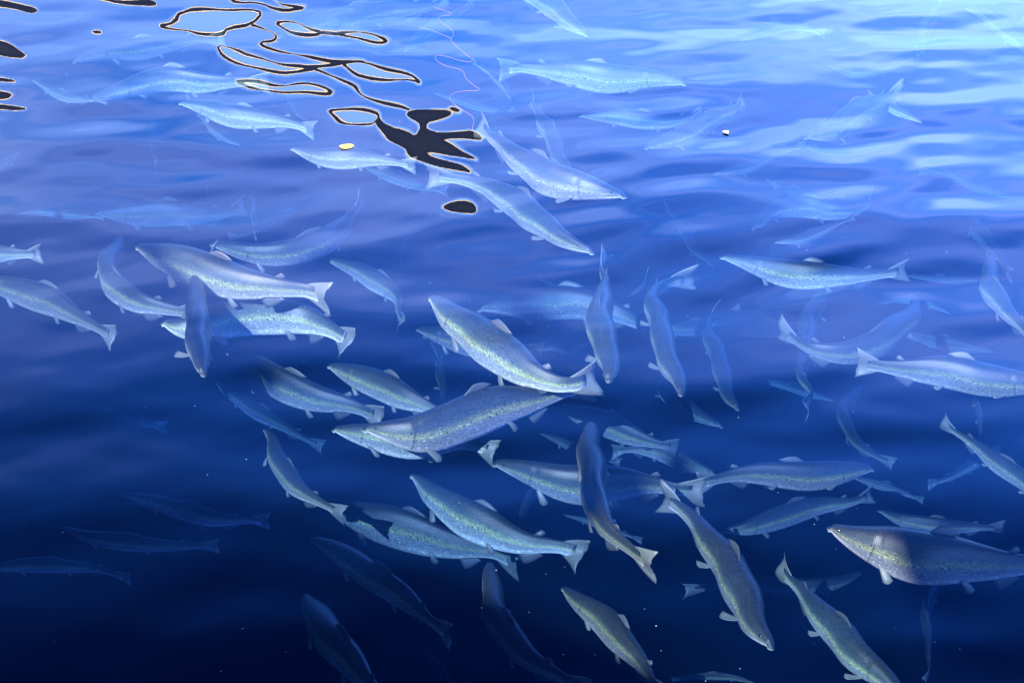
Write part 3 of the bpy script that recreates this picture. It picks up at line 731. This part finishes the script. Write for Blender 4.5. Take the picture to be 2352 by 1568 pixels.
 ([(1730,1560),(1670,1545),(1600,1550),(1530,1570)], .60, 'dark salmon at the bottom edge under the white snout tip', {'fat': .5}),
]
for f in SCHOOL:
    o, L = salmon(f[0], f[1] * 1.05 + .03, f[2], **(f[3] if len(f) > 3 else {}))
    if not 0.45 < L < 1.15: print('LEN %.2f %s' % (L, f[2]))

# ------------------------------------------------------------------ small things on the surface
leafm = simple('yellow_leaf', (0.42, 0.27, 0.05), 0.6); whitem = simple('white_flake', (0.16, 0.18, 0.19), 0.6); flakem = simple('pale_flake', (0.30, 0.33, 0.34), 0.6); thm = simple('orange_twine', (0.20, 0.07, 0.04), 0.7)
def disc(name, cx, cy, rx, ry, m, ang=0, curl=.004, pts=18, notch=.12):
    c = at(cx, cy, 0.003); vs_ = []; fs_ = []
    for s_ in (1, -1):
        for ring_ in (.02, .5, 1):
            for k in range(pts):
                a = 2 * math.pi * k / pts; r_ = ring_ * (1 + notch * math.sin(3 * a + 1) + .05 * math.sin(7 * a))
                x, y = rx * r_ * math.cos(a), ry * r_ * math.sin(a)
                vs_.append((x * math.cos(ang) - y * math.sin(ang), x * math.sin(ang) + y * math.cos(ang), curl * ring_ ** 2 * (1 + math.sin(2 * a)) + .0008 * s_))
    n3 = 3 * pts
    for s_ in (0, 1):
        for q in range(2):
            for k in range(pts):
                f = (s_ * n3 + q * pts + k, s_ * n3 + q * pts + (k + 1) % pts, s_ * n3 + (q + 1) * pts + (k + 1) % pts, s_ * n3 + (q + 1) * pts + k)
                fs_.append(f if s_ == 1 else f[::-1])
    fs_.append(tuple(range(pts))); fs_.append(tuple(n3 + k for k in range(pts))[::-1])
    for k in range(pts): fs_.append((2 * pts + k, 2 * pts + (k + 1) % pts, n3 + 2 * pts + (k + 1) % pts, n3 + 2 * pts + k))
    o = link(name, vs_, fs_, m, smooth=False); o.location = c; return o
tag(disc('fallen_leaf', 795, 337, .028, .020, leafm, .2, curl=.0015), 'small yellow leaf floating above the pale salmon facing left', 'leaf')
tag(disc('white_flake', 1668, 303, .011, .014, flakem, .6, curl=0, notch=.2), 'small white flake drifting beside the pale slanting salmon', 'flake')
th_pts = [[(996,17),(1027,27),(1036,34),(1012,38),(1012,50),(1035,66),(1041,82),(1036,88),(1050,108),(1070,125),(1082,142),(1060,140),(1025,130),(1003,128),(1000,134),(1020,150),(1060,162),(1070,180),(1090,198),(1100,206),(1060,210),(1034,220),(1040,235),(1065,255),(1085,268),(1088,280),(1085,295),(1096,314)],
          [(1036,88),(1015,80),(985,68),(962,64)]]
cu = bpy.data.curves.new('orange_twine', 'CURVE'); cu.dimensions = '3D'; cu.bevel_depth = .0009; cu.bevel_resolution = 1
for pl in th_pts:
    sp_ = cu.splines.new('BEZIER'); sp_.bezier_points.add(len(pl) - 1)
    for b_, p_ in zip(sp_.bezier_points, pl):
        b_.co = at(*p_, -.09); b_.handle_left_type = b_.handle_right_type = 'AUTO'
cu.materials.append(thm)
tmp_ = bpy.data.objects.new('tmp', cu); scene.collection.objects.link(tmp_); bpy.context.view_layer.update()
tm_ = bpy.data.meshes.new_from_object(tmp_.evaluated_get(bpy.context.evaluated_depsgraph_get())); bpy.data.objects.remove(tmp_)
tw = bpy.data.objects.new('orange_twine', tm_); scene.collection.objects.link(tw)
tag(tw, 'thin orange twine floating in loose bends near the top centre', 'twine')
sv_, sf_ = [], []
r2 = random.Random(5)
for i in range(230):
    z_ = .003 if r2.random() < .3 else -r2.uniform(.05, .9)
    c = at(r2.uniform(0, 2352), r2.uniform(0, 1568), z_); q = r2.uniform(.0006, .0017) * (1 if z_ > 0 else 1.3)
    if r2.random() < .06: q *= 1.6
    b_ = len(sv_); st = r2.uniform(.8, 1.8)
    for d_ in ((st, 0, 0), (-st, 0, 0), (0, 1, 0), (0, -1, 0), (0, 0, .7), (0, 0, -.7)): sv_.append(c + Vector(d_) * q)
    for f in ((0, 2, 4), (2, 1, 4), (1, 3, 4), (3, 0, 4), (2, 0, 5), (1, 2, 5), (3, 1, 5), (0, 3, 5)): sf_.append(tuple(b_ + k for k in f))
tag(link('floating_specks', sv_, sf_, whitem), kind='stuff')
